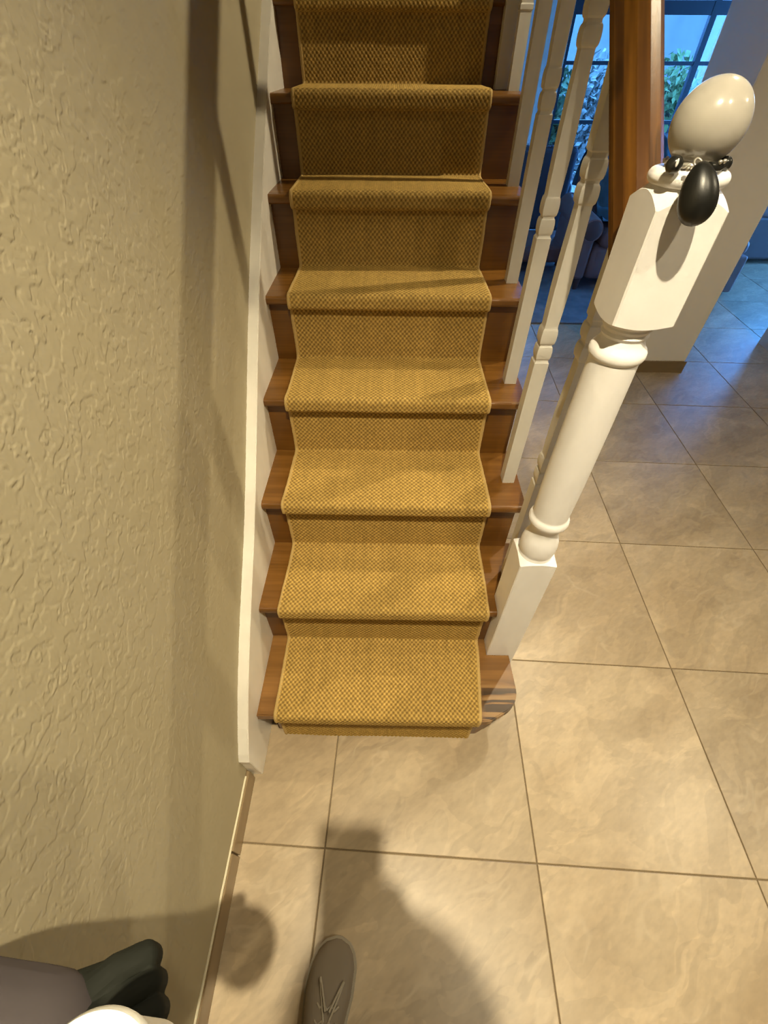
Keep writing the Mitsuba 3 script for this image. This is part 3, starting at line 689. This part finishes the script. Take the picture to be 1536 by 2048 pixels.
put('trousers', trs, 'trouser_cloth', True, parent=pe)
def shoe(tip, heel):
    tip, heel = A(*tip), A(*heel); d = (tip - heel)[:2]; L_ = np.linalg.norm(d); ang_ = math.atan2(d[1], d[0])
    st_ = np.linspace(0, 1, 40)                                  # 0 heel, 1 toe
    wl = np.interp(st_, [0, .06, .15, .4, .7, .85, .93, .975, 1], [.018, .030, .034, .036, .049, .047, .038, .025, .006])
    top = np.interp(st_, [0, .1, .3, .45, .6, .8, .93, 1], [.085, .095, .100, .095, .078, .058, .046, .030])
    v, f = [], []; ns = 20
    for s_, w_, h_ in zip(st_, wl, top):
        for a in np.linspace(0, np.pi, ns):
            c, s2 = math.cos(a), math.sin(a)
            off = .008 * math.sin(s_ * 3.1)
            v.append((s_ * L_, w_ * np.sign(c) * abs(c) ** .7 + off, .022 + (h_ - .022) * s2 ** .75))
    for i in range(len(st_) - 1):
        for k in range(ns - 1):
            a, b = i * ns + k, i * ns + k + 1
            f += [[a, b, b + ns], [a, b + ns, a + ns]]
    up_ = trimesh.Trimesh(v, f, process=False)
    i0 = [i * ns for i in range(len(st_))]; i1 = [i * ns + ns - 1 for i in range(len(st_))]
    ol = [(v[i][0], v[i][1]) for i in i0] + [(v[i][0], v[i][1]) for i in i1[::-1]]
    sole = prism_z(Polygon(ol).buffer(.005), .0005, .024)
    M = T  # noqa
    mt = trimesh.transformations.rotation_matrix(ang_, (0, 0, 1)); mt[:2, 3] = heel[:2]
    lace = []
    for s_ in (.40, .48, .56, .64):
        h_ = np.interp(s_, [.3, .45, .6, .8], [.100, .095, .078, .058]) + .002
        lace.append(tube([(s_ * L_ + .004 * math.cos(q * 3), y_, h_ - abs(y_) ** 2 * 9) for q, y_ in enumerate(np.linspace(-.022, .024, 7))], .0026, 6))
    for sg in (-1, 1):
        q = np.linspace(0, 1, 16)
        lace.append(tube(np.stack([.62 * L_ - .10 * L_ * q * .6 + .06 * np.sin(q * 3.1) * .9, sg * (.004 + .022 * np.sin(q * 3.1)), np.interp(.62 + .06 * np.sin(q * 3.1) / L_, [.3, .45, .6, .8], [.100, .095, .080, .062]) + .004 + 0 * q], 1), .0024, 6))
    for m_ in [up_, sole] + lace: m_.apply_transform(mt)
    sk = put('shoe', up_, 'shoe_suede', True, parent=pe); tag(sk, 'grey-brown suede shoe with laces')
    put('sole', sole, 'shoe_sole', 40, parent=sk)
    put('laces', cat(*lace), 'shoe_sole', True, parent=sk)
shoe((.252, -.432), (.222, -.715)); shoe((.53, -.70), (.50, -.985))
# phone behind the lens, and the cup in the other hand
ph = tag('mobile_phone', 'black mobile phone in the hand of the person taking the photograph', 'phone')
pm = rbox(-.037, .037, -.004, .004, -.125, .02, .0035, 10); Mp = np.eye(4); Mp[:3, 0] = np.cross(FWD, UP); Mp[:3, 1] = FWD; Mp[:3, 2] = UP; pm.apply_transform(Mp); pm.apply_translation(CAM - FWD * .012)
put('body', pm, 'phone_black', 40, parent=ph)
cp = tag('lidded_cup', 'white round lidded cup at the lower edge beside the black hand cover', 'cup')
cx, cyy, cz0 = .190, -.4905, .955
put('cup', trimesh.creation.revolve(np.array([(0, 0), (.028, 0), (.039, .085), (.0, .085)]), sections=48), 'cup_white', 30, parent=cp)
scene[cp + '__cup']['to_world'] = T().translate([cx, cyy, cz0])
put('lid', trimesh.creation.revolve(np.array([(0, .083), (.041, .083), (.042, .088), (.0405, .093), (.033, .095), (.030, .0915), (.0, .0905)]), sections=56), 'cup_white', 30, parent=cp)
scene[cp + '__lid']['to_world'] = T().translate([cx, cyy, cz0])
